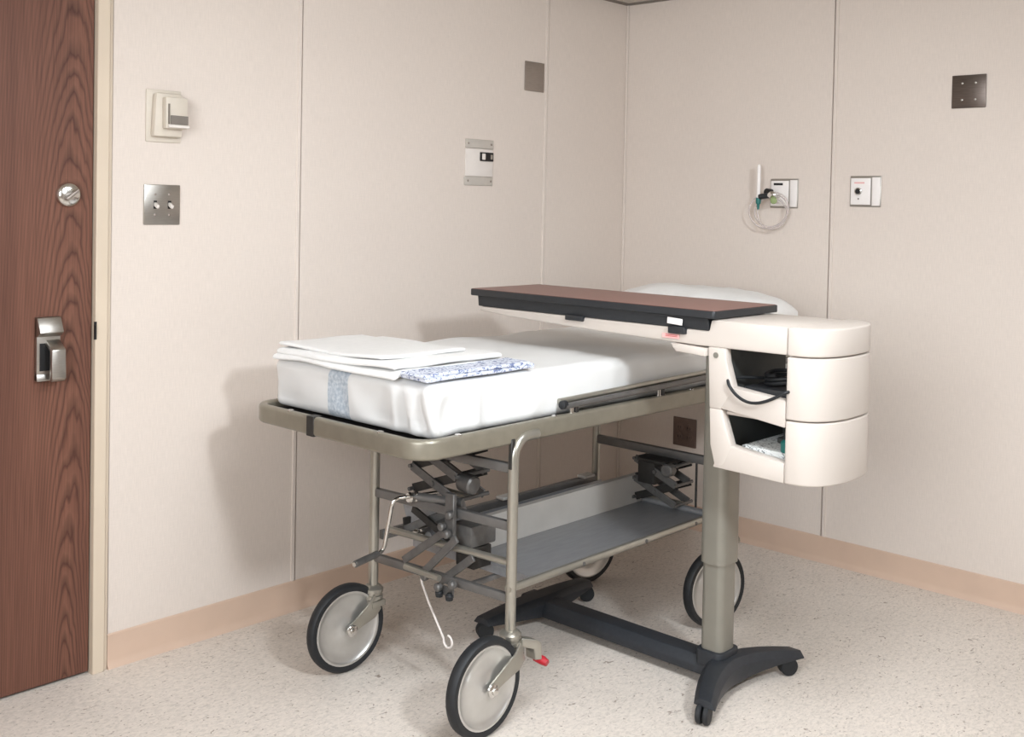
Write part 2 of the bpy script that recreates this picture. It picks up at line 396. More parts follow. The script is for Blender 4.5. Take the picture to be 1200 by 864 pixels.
# thermostat
t = thing('thermostat', (-2.243, 0, 1.519), 'beige plastic wall thermostat above the double switch beside the door', 'thermostat')
plate('back_plate', 'beige_plastic', t, 'L', -2.243, 1.596, .112, .153, .006)
MB().prism([(-2.287, 1.535), (-2.195, 1.535), (-2.195, 1.662), (-2.280, 1.662)], lambda u, v, q: (u, q, v), -.006, -.030).build('housing', 'beige_plastic', t, .006)
MB().prism([(-2.262, 1.558), (-2.192, 1.558), (-2.192, 1.650), (-2.262, 1.650)], lambda u, v, q: (u, q, v), -.030, -.052).build('cover', 'beige_plastic', t, .004)
MB().span((-2.248, -.0545, 1.571), (-2.191, -.052, 1.597)).build('dial_window', 'trim_grey', t, .001, 1)
MB().span((-2.256, -.060, 1.561), (-2.190, -.052, 1.570)).build('lever_ledge', 'white_enamel', t, .0015, 1)
MB().span((-2.2555, -.056, 1.571), (-2.2515, -.052, 1.630)).build('scale_slot', 'trim_grey', t)
# double toggle switch
t = thing('light_switch', (-2.245, 0, 1.276), 'stainless double toggle switch plate below the thermostat', 'light switch')
plate('cover_plate', 'stainless', t, 'L', -2.245, 1.336, .116, .118)
for u in (-2.268, -2.222):
    MB().span((u-.005, -.0075, 1.324), (u+.005, -.006, 1.348)).build('toggle_slot', 'slot_black', t)
    MB().box((u+.0, -.014, 1.334), (.009, .022, .010), Matrix.Rotation(math.radians(28), 3, 'X')).build('toggle', 'white_enamel', t, .002)
    for z in (1.336-.030, 1.336+.030): screw(t, 'L', u, z, .006, 'stainless_dull')
# nurse call station: two steel strips with a white plate and black button between
t = thing('call_station', (-.922, 0, 1.431), 'white call button plate between two steel strips on the wall', 'call button')
MB().span((-.995, -.006, 1.570), (-.845, 0, 1.604)).build('steel_strip', 'steel_light', t, .002)
MB().span((-.999, -.006, 1.428), (-.846, 0, 1.461)).build('steel_strip', 'steel_light', t, .002)
for u in (-.982, -.858):
    for z in (1.587, 1.445): screw(t, 'L', u, z, .006, 'stainless_dull', .0045)
MB().span((-.995, -.005, 1.463), (-.846, 0, 1.568)).build('white_plate', 'white_enamel', t, .002)
bt = MB().span((-.920, -.012, 1.522), (-.850, -.005, 1.556)).build('button_frame', 'slot_black', t, .002)
MB().span((-.915, -.016, 1.527), (-.898, -.012, 1.551)).build('button', 'white_enamel', bt, .002)
MB().span((-.868, -.0135, 1.530), (-.856, -.012, 1.548)).build('lamp_lens', 'stainless', bt, .001)
# blank plate
t = thing('blank_plate', (-.613, 0, 1.815), 'dull steel blank wall plate high beside the panel joint', 'wall plate')
plate('cover_plate', 'stainless_dull', t, 'L', -.613, 1.874, .115, .118)
for u, z in ((-.585, 1.904), (-.641, 1.904), (-.585, 1.844), (-.641, 1.844)): screw(t, 'L', u, z, .006, 'stainless_dull')
# dark two-gang plate on the right wall
t = thing('dark_plate', (0, -1.502, 1.727), 'dark metal square wall plate with four screws, high on the wall', 'wall plate')
plate('cover_plate', 'dark_metal_plate', t, 'R', -1.502, 1.786, .118, .116)
for u in (-1.479, -1.525):
    for z in (1.757, 1.815): screw(t, 'R', u, z, .006, 'stainless')
# quadruple receptacle low on the wall
t = thing('power_outlet', (0, -.356, .342), 'brown quadruple power outlet low on the wall behind the gurney', 'power outlet')
plate('cover_plate', 'brown_plate', t, 'R', -.356, .404, .116, .122)
for u in (-.333, -.379):
    for z in (.384, .424):
        f = MB().lathe([(.0165, 0), (.0165, .002), (.015, .003), (.0003, .003)], (-.006, u, z), (-1, 0, 0), 18).build('socket_face', 'brown_plate', t)
        MB().span((-.0098, u-.007, z-.004), (-.009, u-.005, z+.006)).span((-.0098, u+.005, z-.004), (-.009, u+.007, z+.006)).build('slot', 'slot_black', f)
# medical gas outlets
def gas_outlet(u, z, label):
    t = thing('gas_outlet', (0, u, z-.058), label, 'gas outlet')
    plate('steel_frame', 'stainless', t, 'R', u, z, .122, .116, .005)
    MB().span((-.010, u-.022, z-.050), (-.005, u+.056, z+.050)).build('face_plate', 'white_plastic', t, .002)
    MB().span((-.009, u-.058, z-.053), (-.005, u-.027, z+.053)).build('side_cover', 'white_plastic', t, .002)
    return t
o2 = gas_outlet(-1.132, 1.433, 'white gas outlet with an empty round port, right of the panel joint')
MB().lathe([(.014, 0), (.014, .006), (.010, .008), (.010, .004), (.0003, .004)], (-.010, -1.108, 1.433), (-1, 0, 0), 20).build('port_ring', 'chrome', o2)
MB().lathe([(.0098, .0), (.0098, .0046), (.0003, .0046)], (-.010, -1.106, 1.433), (-1, 0, 0), 20).build('port', 'slot_black', o2)
MB().lathe([(.003, 0), (.003, .002), (.0003, .002)], (-.010, -1.108, 1.405), (-1, 0, 0), 10).build('pin_hole', 'trim_grey', o2)
MB().span((-.0104, -1.130, 1.462), (-.010, -1.090, 1.468)).build('name_strip', 'pink_label', o2)
o1 = gas_outlet(-.795, 1.423, 'white gas outlet with a flowmeter plugged into it')
MB().span((-.0106, -.792, 1.455), (-.010, -.752, 1.464)).build('name_strip', 'slot_black', o1)
f = thing('flowmeter', (-.05, -.765, 1.37), 'oxygen flowmeter with green knob and clear sight tube plugged into gas outlet', 'flowmeter')
MB().lathe([(.012, .002), (.012, .03), (.016, .032), (.016, .052), (.009, .056), (.009, .07)], (-.008, -.772, 1.415), (-1, 0, 0), 18).build('plug', 'chrome', f)
MB().lathe([(.0145, 0), (.0145, .026), (.0003, .027)], (-.030, -.752, 1.425), (-1, .25, .1), 18).build('black_adapter', 'slot_black', f)
MB().tube([(-.052, -.772, 1.415), (-.056, -.745, 1.412), (-.058, -.716, 1.408)], .011, 12).build('body', 'black_plastic', f)
MB().lathe([(.0055, 0), (.013, .004), (.013, .022), (.009, .026), (.0003, .027)], (-.058, -.778, 1.400), (-.7, -.5, -.35), 16).build('control_knob', 'green_plastic', f)
MB().lathe([(.007, 0), (.0078, .004), (.0078, .125), (.007, .13), (.004, .134), (.0003, .135)], (-.058, -.712, 1.402), (0, 0, 1), 16).build('sight_tube', 'white_plastic', f)
MB().lathe([(.010, 0), (.010, .022), (.006, .026), (.004, .046), (.0003, .047)], (-.058, -.712, 1.404), (0, 0, -1), 16).build('tube_nipple', 'teal_plastic', f)
random.seed(4)
pts = []
for k in range(97):
    a = 2*PI*k/32; R_ = .058+.010*math.sin(k*.29+1)+.004*(k/32)
    pts.append((-.030-.009*(k/32)-.004*math.sin(a*1.5), -.762-.008*math.sin(k*.11)+R_*1.10*math.cos(a+1.3), 1.350+R_*.95*math.sin(a+1.3)+.005*math.sin(k*.21)))
tag(MB().tube(pts, .0028, 8).build('oxygen_tubing', 'clear_tubing'), 'coil of clear oxygen tubing hanging from the flowmeter', 'tubing')

# unseen ceiling panel, added as fill light (out of the frame)
t = thing('ceiling_fill_light', (-2.2, -2.0, HC-.05), 'added ceiling fill light panel with a cream frame, out of view', 'ceiling light')
fm = MB(); lx0, lx1, ly0, ly1 = -2.82, -1.58, -2.32, -1.68
for a, b in (((lx0, ly0), (lx1, ly0+.03)), ((lx0, ly1-.03), (lx1, ly1)), ((lx0, ly0+.03), (lx0+.03, ly1-.03)), ((lx1-.03, ly0+.03), (lx1, ly1-.03))): fm.span((*a, HC-.04), (*b, HC))
fm.build('frame', 'frame_cream', t, .002, 1)
MB().span((lx0+.03, ly0+.03, HC-.03), (lx1-.03, ly1-.03, HC-.02)).build('diffuser', 'fill_diffuser', t)

# ------------------------------------------------------------------ gurney
GX0, GX1, GY0, GY1, GZ = -2.112, -.165, -1.005, -.298, .752      # centre line of the deck rail
PXF, PXB, PYN, PYF = -1.805, -.790, -1.014, -.500                # posts
g = thing('gurney', (-1.14, -.66, 0), 'grey tubular hospital gurney with large wheels and a lower tray', 'gurney')
cs = rrect(-.013, .013, -.026, .026, .010, 4)
path = rrect(GX0, GX1, GY0, GY1, .062, 8)
mb = MB(); n = len(path); k0 = 0; C = len(cs)
for i, (x, y) in enumerate(path):
    a, b = path[i-1], path[(i+1) % n]; tx, ty = b[0]-a[0], b[1]-a[1]; l = math.hypot(tx, ty); nx, ny = ty/l, -tx/l
    mb.v += [V((x+nx*u, y+ny*u, GZ+v)) for u, v in cs]
for i in range(n):
    j = (i+1) % n
    for k in range(C): mb.f.append([i*C+k, i*C+(k+1) % C, j*C+(k+1) % C, j*C+k])
rail = mb.build('deck_rail', 'frame_paint', g)
MB().span((GX0-.0145, -.592, GZ-.027), (GX0+.0145, -.561, GZ+.027)).build('rail_clip', 'mechanism_dark', rail, .001, 1)
for x in (-1.99, -1.62, -.95, -.6):      # rivets on the near rail top
    MB().lathe([(.009, -.002), (.009, .001), (.005, .003), (.0003, .0035)], (x, GY0, GZ+.026), (0, 0, 1), 12).build('rivet', 'chrome', rail)
for y in (-.47, -.85):
    MB().lathe([(.009, -.002), (.009, .001), (.005, .003), (.0003, .0035)], (GX0, y, GZ+.026), (0, 0, 1), 12).build('rivet', 'chrome', rail)
# litter deck: dark sheet with turned-down rim inside the rail, split at the backrest hinge
MB().span((GX0+.02, GY0+.018, .752), (-.93, GY1-.018, .760)).build('litter_panel', 'mechanism_dark', g, .001, 1)
MB().span((-.925, GY0+.018, .752), (GX1-.02, GY1-.018, .760)).build('backrest_panel', 'mechanism_dark', g, .001, 1)
# four posts with a bend at the top
def post(x, y, s, mat):
    pts = [(x, y, .222), (x, y, .665)]+[(x+s*(.055-.055*math.cos(a)), y, .688+.055*math.sin(a)) for a in [PI/2*k/7 for k in range(8)]]+[(x+s*.09, y, .743)]
    return MB().tube(pts, .0145, 14).build('leg', mat, g)
FRX, FLX = -1.792, -1.832
post(FRX, PYN, 1, 'tube_silver'); post(FLX, PYF, 1, 'tube_silver'); post(PXB, PYN, -1, 'tube_silver'); post(PXB, PYF, -1, 'tube_silver')
for x in (FRX+.03, PXB-.03):
    for y in (PYN, PYF): MB().span((x-.045, y-.006, .66), (x-.030, y+.006, .742)).build('leg_bracket', 'mechanism_dark', g, .002, 1)
# cross bars
def xbar(xn, xf_, z, h, w_, mat):
    return MB().bar((xn, PYN, z), (xf_, PYF, z), h, w_).build('cross_bar', mat, g, .004)
for z, h in ((.508, .026), (.662, .026), (.316, .024)): xbar(FRX, FLX, z, h, .018, 'tube_grey')
for z, h in ((.515, .030), (.316, .024)): xbar(PXB, PXB, z, h, .02, 'tube_grey')
MB().tube([(FRX, PYN, .411), (FLX, PYF-.06, .411)], .010, 12).build('cross_tube', 'tube_silver', g)
MB().lathe([(.016, 0), (.016, .014), (.012, .016), (.012, .03), (.016, .032), (.016, .045)], (PXF, -.70, .411), (0, 1, 0), 16).build('shaft_collar', 'chrome', g)
# long members
MB().tube([(PXF, PYN, .344), (PXB, PYN, .344)], .011, 12).build('side_tube', 'tube_silver', g)
MB().span((PXF, PYF-.010, .360), (PXB, PYF+.010, .388)).build('side_tube', 'tube_grey', g, .004)
MB().span((PXF, -.872, .309), (PXB, -.858, .323)).build('side_tube', 'tube_grey', g, .003)
# lower tray
tr = MB().span((-1.70, -.998, .326), (-.800, -.530, .330)).build('tray', 'sheet_grey', g)
MB().span((-1.615, -.712, .330), (-.752, -.706, .424)).build('tray_partition', 'panel_grey', tr, .001, 1)
MB().span((-1.615, -.712, .424), (-.752, -.690, .428)).build('partition_flange', 'panel_grey', tr)
MB().span((-1.70, -.535, .330), (-.80, -.530, .372)).build('tray_rim', 'sheet_grey', tr)
MB().tube([(-.798, -1.0, .340), (-.798, -.72, .340)], .012, 12).build('tray_rim', 'sheet_grey', tr)
MB().span((-1.704, -.998, .326), (-1.698, -.53, .350)).build('tray_rim', 'sheet_grey', tr)
for x in (-1.50, -1.20, -.93): MB().lathe([(.006, -.003), (.006, .002), (.0003, .003)], (x, PYN-.0105, .344), (0, -1, 0), 10).build('tray_bolt', 'mechanism_grey', tr)
for x in (-1.28, -.86): MB().span((x-.03, PYF-.03, .388), (x+.03, PYF+.006, .398)).build('tray_bracket', 'panel_grey', tr, .002, 1)
# scissor jacks
def jack(xc, yc, z0, z1, wy, dx, name, mat, pitch=.0):
    top = MB().span((xc-dx-.03, yc-wy*.7, z1), (xc+dx+.03, yc+wy*.7, z1+.012)).build(name, 'mechanism_dark', g, .002, 1)
    st = 2; hz = (z1-z0)/st
    for q, xs in enumerate((xc-dx, xc+dx)):
        for k in range(st):
            a, b = z0+k*hz, z0+(k+1)*hz
            MB().bar((xs-.004, yc-wy, a), (xs-.004, yc+wy, b), .026, .006).build('scissor_arm', mat[0], top, .001, 1)
            MB().bar((xs+.004, yc+wy, a), (xs+.004, yc-wy, b), .026, .006).build('scissor_arm', mat[1], top, .001, 1)
    for k in range(st+1):
        for s in (-1, 1): MB().tube([(xc-dx-.014, yc+s*wy, z0+k*hz), (xc+dx+.014, yc+s*wy, z0+k*hz)], .006, 8).build('pivot_pin', mat[0], top)
    for k in range(st): MB().tube([(xc-dx-.012, yc, z0+(k+.5)*hz), (xc+dx+.012, yc, z0+(k+.5)*hz)], .007, 8).build('pivot_pin', mat[0], top)
    MB().tube([(xc, yc-wy, z0), (xc, yc+wy, z0)], .008, 10).build('lead_screw', 'tube_silver', top)
    return top
jf = jack(-1.74, -.715, .535, .668, .092, .055, 'front_jack', ('mechanism_grey', 'mechanism_dark'))
MB().lathe([(.024, 0), (.027, .004), (.027, .045), (.022, .05)], (-1.77, -.800, .585), (0, -1, -.1), 18).build('gear_drum', 'mechanism_grey', jf)
jr = jack(-.80, -.800, .355, .490, .085, .040, 'rear_jack', ('mechanism_grey', 'mechanism_dark'))
MB().lathe([(.020, 0), (.022, .004), (.022, .03), (.018, .034)], (-.85, -.87, .478), (-1, 0, 0), 18).build('gear_drum', 'mechanism_grey', jr)
MB().span((-.85, -.80, .41), (-.77, -.73, .485)).build('gear_box', 'mechanism_dark', jr, .004)
MB().tube([(-.79, -.93, .34), (-.79, -.93, .51)], .004, 8).build('stay_rod', 'mechanism_dark', jr)
# lower linkage under the front jack
lk = MB().span((-1.80, -.87, .415), (-1.70, -.79, .475)).build('linkage_box', 'mechanism_grey', g, .006)
MB().span((-1.79, -.872, .355), (-1.72, -.80, .415)).build('motor_block', 'mechanism_dark', lk, .004)
for a, b, m_ in (((-1.83, -.63, .335), (-1.83, -.82, .470), 'mechanism_grey'), ((-1.845, -.72, .318), (-1.845, -.86, .452), 'mechanism_grey'),
                 ((-1.81, -.76, .30), (-1.81, -.89, .40), 'mechanism_grey'), ((-1.79, -.62, .475), (-1.79, -.80, .41), 'mechanism_dark'), ((-1.80, -.60, .412), (-1.74, -.73, .48), 'mechanism_grey')):
    MB().bar(a, b, .022, .008).build('link_arm', m_, lk, .0015, 1)
MB().span((-1.835, -.835, .44), (-1.822, -.800, .565)).build('adjuster_plate', 'mechanism_grey', lk, .002, 1)
for y, z in ((-.735, .318), (-.79, .302), (-.845, .322), (-.80, .472), (-.82, .455), (-.83, .51)):
    MB().lathe([(.012, 0), (.012, .012), (.008, .016), (.0003, .017)], (-1.838, y, z), (-1, 0, 0), 12).build('pivot_bolt', 'mechanism_grey', lk)
MB().tube([(-1.85, -.66, .330), (-1.85, -.80, .330)], .009, 10).build('link_shaft', 'tube_silver', lk)
for y in (-.79, -.83): MB().lathe([(.010, 0), (.012, .012), (.006, .02)], (-1.84, y, .275), (0, 0, 1), 10).build('stop_bumper', 'rubber', lk)
MB().bar((-1.83, -.81, .305), (-1.83, -.81, .28), .05, .006, (0, 1, 0)).build('stop_bracket', 'mechanism_grey', lk)
MB().bar((-1.76, -.56, .44), (-1.70, -.74, .50), .060, .010).build('cover_blade', 'sheet_grey', lk, .001, 1)
MB().bar((-1.78, -.57, .42), (-1.66, -.60, .43), .03, .008).build('cover_blade', 'mechanism_dark', lk, .001, 1)
# crank at the foot end
cx = PXF
ck = MB().tube([(cx+.06, -.690, .528), (cx-.03, -.678, .530), (cx-.075, -.660, .529), (cx-.088, -.654, .522), (cx-.093, -.651, .508), (cx-.097, -.641, .44), (cx-.100, -.632, .392), (cx-.106, -.630, .381), (cx-.120, -.632, .377), (cx-.225, -.654, .374)], .0062, 10).build('crank', 'chrome', g)
MB().lathe([(.013, 0), (.016, .006), (.013, .012), (.012, .02), (.016, .024), (.013, .032)], (cx-.055, -.677, .530), (1, -.14, 0), 14).build('crank_bearing', 'chrome', ck)
MB().tube([(cx-.125, -.633, .3768), (cx-.22, -.653, .3742)], .0095, 12).build('crank_grip', 'mechanism_grey', ck)
MB().tube([(cx-.03, -.678, .530), (cx+.02, -.82, .530)], .012, 12).build('crank_tube', 'tube_grey', ck)
# hook rod hanging from the lower cross bar
hp = [(PXF-.012, -.708, .312), (PXF-.020, -.700, .300), (PXF-.020, -.703, .287), (PXF-.016, -.730, .235), (PXF-.010, -.785, .150)]
hp += [(PXF-.010, -.802+.017*math.cos(a), .146-.017*math.sin(a)) for a in [PI*1.5*k/12 for k in range(0, 13)]]
MB().tube(hp, .0032, 8).build('hook_rod', 'white_enamel', g)
# folded side rail along the near edge
sr = MB().tube([(-1.585, -.992, .812), (-.30, -.992, .826)], .0085, 12).build('side_rail', 'tube_silver', g)
MB().tube([(-1.582, -1.010, .800), (-.30, -1.010, .812)], .0085, 12).build('rail_bar', 'tube_grey', sr)
MB().lathe([(.012, 0), (.012, .016), (.009, .018), (.0003, .018)], (-1.575, -1.006, .804), (-1, 0, 0), 14).build('rail_end_cap', 'rubber', sr)
for x in (-1.548, -1.13, -.62):
    MB().tube([(x, -1.006, .760), (x, -1.006, .806)], .0075, 10).build('rail_post', 'chrome', sr)
    MB().span((x+.012, -1.012, .765), (x+.026, -.998, .806)).build('rail_pawl', 'mechanism_dark', sr, .002, 1)
# casters
def caster(px, py, hx, hy, wa, brake=False):      # wa: heading of the wheel in degrees
    R_ = .127; d = V((math.cos(math.radians(wa)), math.sin(math.radians(wa)), 0)); ax = V((-d.y, d.x, 0)); hub = V((hx, hy, R_)); zc = .222
    mb = MB().lathe([(.022, .0), (.022, .010), (.029, .013), (.029, .022), (.025, .024), (.025, .029), (.030, .032), (.030, .042), (.022, .050), (.016, .052)], (px, py, zc-.052+.012), (0, 0, 1), 22)
    fork = mb.build('caster', 'tube_silver', g)
    fm = MB()
    c0 = V((px, py, .178))
    fm.span(c0-V((.024, .030, .004)), c0+V((.024, .030, .014)))
    for s in (-1, 1):
        o = ax*s*.026
        c1 = c0-ax*((c0-hub).dot(ax))*.75
        prof = [(c1+V((0, 0, .012)), .026), (c1+d*.02-V((0, 0, .012)), .024), (hub+(c1-hub)*.35, .017), (hub, .014)]
        vs = []
        for p, h in prof:
            p = p+o; pd = V((d.z, 0, 0)); side = (hub-c0).normalized(); up_ = ax.cross(side).normalized()
            for e in (-.0035, .0035):
                for q in (-1, 1): vs.append(p+ax*e+up_*h*q)
        fs = []
        for i in range(3):
            a = i*4; b = a+4
            fs += [(a, a+1, b+1, b), (a+2, b+2, b+3, a+3), (a, b, b+2, a+2), (a+1, a+3, b+3, b+1)]
        fs += [(0, 2, 3, 1), (12, 13, 15, 14)]
        fm.add(vs, fs)
    fm.build('fork', 'tube_silver', fork, .002, 2)
    tire = MB().lathe([(.106, -.013), (.112, -.016), (.121, -.0155), (.126, -.010), (.127, 0), (.126, .010), (.121, .0155), (.112, .016), (.106, .013)], hub, ax, 48, True).build('tire', 'rubber', fork)
    for s in (-1, 1):
        MB().lathe([(.108, 0), (.108, .013), (.103, .0145), (.099, .0125), (.096, .009), (.07, .0065), (.045, .008), (.030, .013), (.021, .0165), (.0003, .017)], hub, ax*s, 48).build('wheel_disc', 'wheel_disc', fork, 0, 2, 60)
        MB().lathe([(.017, 0), (.017, .006), (.013, .009), (.0095, .0095), (.0095, .015), (.006, .0165), (.0003, .017)], hub+ax*s*.029, ax*s, 16).build('axle_nut', 'chrome', fork)
    if brake:
        MB().prism([(.0, .212), (.055, .205), (.072, .195), (.075, .150), (.050, .150), (.046, .18), (0, .188)], lambda u, v, q: V((px+.018, py-.01, v))-d*u*.55+ax*(q-.0)+V((.012, -.05, 0))*(u/.075)*.6, -.017, .017).build('brake_bracket', 'tube_silver', fork, .003)
        MB().span((px+.005, py-.022, .15), (px+.035, py+.015, .20)).build('brake_shoe', 'rubber', fork, .004)
        bp_ = V((px+.018, py-.01, .148))-d*.045+V((.008, -.03, 0))
        MB().tube([bp_+V((0, .012, 0)), bp_+V((0.004, -.012, -.004)), bp_+V((.006, -.026, -.008))], [.011, .012, .009], 12).build('brake_tip', 'red_rubber', fork, .0)
    return fork
caster(FRX, PYN, -1.916, -1.040, 181, True)
caster(FLX, PYF, -1.923, -.490, 176)
caster(PXB, PYN, -.862, -1.055, 166)
caster(PXB, PYF, -.830, -.505, 170)

# ------------------------------------------------------------------ bedding
def nz(p, s, seed=0): return noise.noise(V(p)*s+V((seed, seed*.7, -seed)))
def mat_fn(p, n_):
    p = V(p); low = max(0, min(1, (.905-p.z)/.13))
    # near foot corner: gathered wrinkles running down and towards the tuck
    dc = math.hypot(p.x+2.06, p.y+.97)
    k = math.exp(-(dc/.26)**2)*(.4+.6*low)
    side = 1-abs(n_.z)
    p += n_*(.015*k*math.sin((p.y-p.x)*62+5*nz(p, 7, 2))*side)
    p += n_*(.006*nz(p, 5, 1)*(side+.2)+.004*nz(p, 16, 3)*side)
    if n_.z > .5: p.z += (.006*nz((p.x, p.y, 0), 4, 5)+.003*nz((p.x*1, p.y*3, 0), 9, 8))*max(.15, min(1, (p.x+1.75)/.2))
    if n_.z < 0: p.z += .0
    p -= V((n_.x, n_.y, 0))*.012*low*(.5+nz(p, 6, 9))*side
    if p.z < .762: p.z = .762
    return p
mattress = soft_box('mattress', (-2.066, -.985, .766), (-.215, -.305, .905), (.035, .035, .030), .022, mat_fn, 'bed_linen')
tag(mattress, 'gurney mattress in a white sheet with a pale blue band at the foot', 'mattress')
# crumpled sheet hem tucked at the near side
def pil(p, n_):
    p = V(p); cx_, cy_ = -.40, -.665; u = (p.x-cx_)/.215; v = (p.y-cy_)/.325
    f = max(.0, (1-abs(u)**2.6))**.5*max(.0, (1-abs(v)**3.0))**.45
    zc = .982; h = (p.z-zc)
    z = zc-.012*(1-f)+h*(.10+.90*f)
    q = V((cx_+(p.x-cx_)*(1-.05*abs(v)**2), cy_+(p.y-cy_)*(1-.045*abs(u)**2), z))
    q.z += .010*nz((q.x, q.y, 0), 6, 4)*f+.005*nz((q.x, q.y, h), 15, 6)
    q.z = max(q.z, .9075)
    return q
pillow = soft_box('pillow', (-.615, -.99, .912), (-.185, -.340, 1.064), (.012, .012, .012), .018, pil, 'cotton_white')
tag(pillow, 'white pillow at the head of the gurney behind the overbed table', 'pillow')
# folded white sheet in three layers
fs_ = thing('folded_sheet', (-1.90, -.59, .905), 'thick folded white sheet lying on the foot of the mattress', 'folded sheet')
lay = [((-2.080, -.860, .911), (-1.66, -.325, .925), 1), ((-2.070, -.853, .925), (-1.67, -.335, .939), 2), ((-2.050, -.780, .939), (-1.74, -.325, .950), 3)]
for lo, hi, sd in lay:
    def fl(p, n_, sd=sd):
        p = V(p); p.z += .006*nz((p.x, p.y, 0), 6, sd)+.006*nz((p.x, p.y, 0), 3, sd*3+1)
        p.x += .010*nz((p.y, 0, 0), 5, sd)*(1 if p.x < -1.95 else .6); p.y += .008*nz((p.x, 1, 0), 5, sd+4)
        if p.x < -2.055: p.z -= .010*((-2.055-p.x)/.03)
        return V(p)-ORG[fs_]
    o = soft_box('fold_layer', lo, hi, (.010, .010, .0068 if sd < 3 else .0053), .02, fl, 'cotton_white', fs_)
gn = thing('folded_gown', (-1.88, -.91, .905), 'folded hospital gown with a small blue print beside the white folded sheet', 'folded gown')
for lo, hi, sd in (((-2.068, -.972, .911), (-1.69, -.872, .921), 7), ((-2.072, -.968, .921), (-1.685, -.874, .931), 8)):
    def fg(p, n_, sd=sd):
        p = V(p); p.z += .004*nz((p.x, p.y, 0), 8, sd); p.y += .008*nz((p.x, 0, 0), 6, sd)+.06*(p.x+1.88)*-.12; p.x += .006*nz((0, p.y, 0), 8, sd)
        return V(p)-ORG[gn]
    soft_box('fold_layer', lo, hi, (.005, .005, .0048), .014, fg, 'gown_print', gn)
fold = [(-1.688, -.962+.012, .9145+.0), (-1.678, -.95, .919), (-1.674, -.94, .924)]
MB().tube([(-1.690, -.982, .921), (-1.682, -.94, .922), (-1.684, -.895, .921)], [.007, .009, .007], 10).build('fold_edge', 'gown_print', gn)

# ------------------------------------------------------------------ overbed table
TX, TYC = -1.215, -1.290
ot = thing('overbed_table', (TX, TYC, 0), 'cream overbed table with brown top, open bins and black wheeled base', 'overbed table')
# base: stem and two splayed cross feet
base = MB().prism([(-.047, .028), (-.047, .052), (-.030, .076), (.030, .076), (.047, .052), (.047, .028)], lambda u, v, q: (TX+u, q, v), -.56, -1.36).build('base_stem', 'base_black', ot, .004)
def foot(yc, xa, xb, bow):
    n_ = 10; mb = MB(); prev = None; rings = []
    for k in range(n_+1):
        t_ = k/n_; x = xa+(xb-xa)*t_; s = abs(2*t_-1); y = yc-bow*s**1.5
        hw = .045-.012*s; top = .088-.020*s**2; bot = .026+.022*s
        rings.append([V((x, y-hw, bot)), V((x, y-hw, top-.018)), V((x, y-hw*.6, top)), V((x, y+hw*.6, top)), V((x, y+hw, top-.018)), V((x, y+hw, bot))])
    k0 = len(mb.v); mb.v += [q for r_ in rings for q in r_]
    for i in range(n_):
        for j in range(6): mb.f.append([k0+i*6+j, k0+i*6+(j+1) % 6, k0+i*6+6+(j+1) % 6, k0+i*6+6+j])
    mb.f.append([k0+j for j in range(6)]); mb.f.append([k0+n_*6+j for j in range(6)][::-1])
    return mb.build('base_foot', 'base_black', ot, .004, 2)
foot(-1.325, -1.465, -.985, .085)
foot(-.625, -1.480, -.965, -.02)
MB().prism(rrect(-.052, .052, -.045, .045, .02, 4), lambda u, v, q: (TX+u, TYC+v, q), .06, .104).build('column_socket', 'base_black', ot, .003)
def small_caster(x, y, ang):
    d = V((math.cos(ang), math.sin(ang), 0)); ax = V((-d.y, d.x, 0)); c = V((x, y, .0265))+d*.012
    hood = MB().lathe([(.008, -.01), (.008, .012), (.014, .014), (.014, .02)], (x, y, .038), (0, 0, 1), 12).build('caster', 'black_plastic', ot)
    for s in (-1, 1):
        MB().lathe([(.014, .003), (.024, .003), (.0265, .006), (.0265, .014), (.024, .017), (.010, .0185), (.0003, .017)], c, ax*s, 24).build('caster_wheel', 'rubber', hood)
for x, y, a in ((-1.445, -1.400, 3.4), (-1.028, -1.400, -.6), (-1.455, -.612, 2.6), (-.990, -.612, -.7)): small_caster(x, y, a)
# two-stage column
MB().prism(rrect(-.041, .041, -.036, .036, .020, 6), lambda u, v, q: (TX+u, TYC+v, q), .085, .40).build('column_lower', 'column_grey', ot, 0)
MB().prism(rrect(-.048, .048, -.041, .041, .024, 6), lambda u, v, q: (TX+u, TYC+v, q), .352, 1.00).build('column_upper', 'column_grey', ot, 0)
MB().lathe([(.010, 0), (.014, .004), (.014, .016), (.0003, .018)], (TX+.055, TYC-.01, .40), (1, 0, 0), 12).build('column_knob', 'column_grey', ot)
# arm under the top, running back into the rounded head
arm = MB()
pl = [(-.465, 1.012), (-.475, 1.026), (-1.338, 1.026), (-1.345, 1.0575), (-1.574, 1.0575), (-1.574, .985), (-1.30, .983), (-.9, .992), (-.60, 1.003)]
arm.prism(pl, lambda u, v, q: (q, u, v), -1.376, -1.070)
arm_o = arm.build('support_arm', 'cream_plastic', ot, .006)
def nose(a_end, n_=22, sx=.168, sy=.098, cx_=-1.212, cy_=-1.588):
    return [(cx_-sx*abs(math.cos(q))**.8*(1 if math.cos(q) > 0 else -1), cy_-sy*math.sin(q)**.85 if math.sin(q) > 0 else cy_) for q in [PI*k/n_ for k in range(n_+1)]]
def nose_part(name, z0, z1): return MB().prism([(-1.380, -1.575)]+nose(0)+[(-1.044, -1.575)], lambda u, v, q: (u, v, q), z0, z1).build(name, 'cream_plastic', ot, .005, 3, 50)
nose_part('head_cap', .985, 1.058)
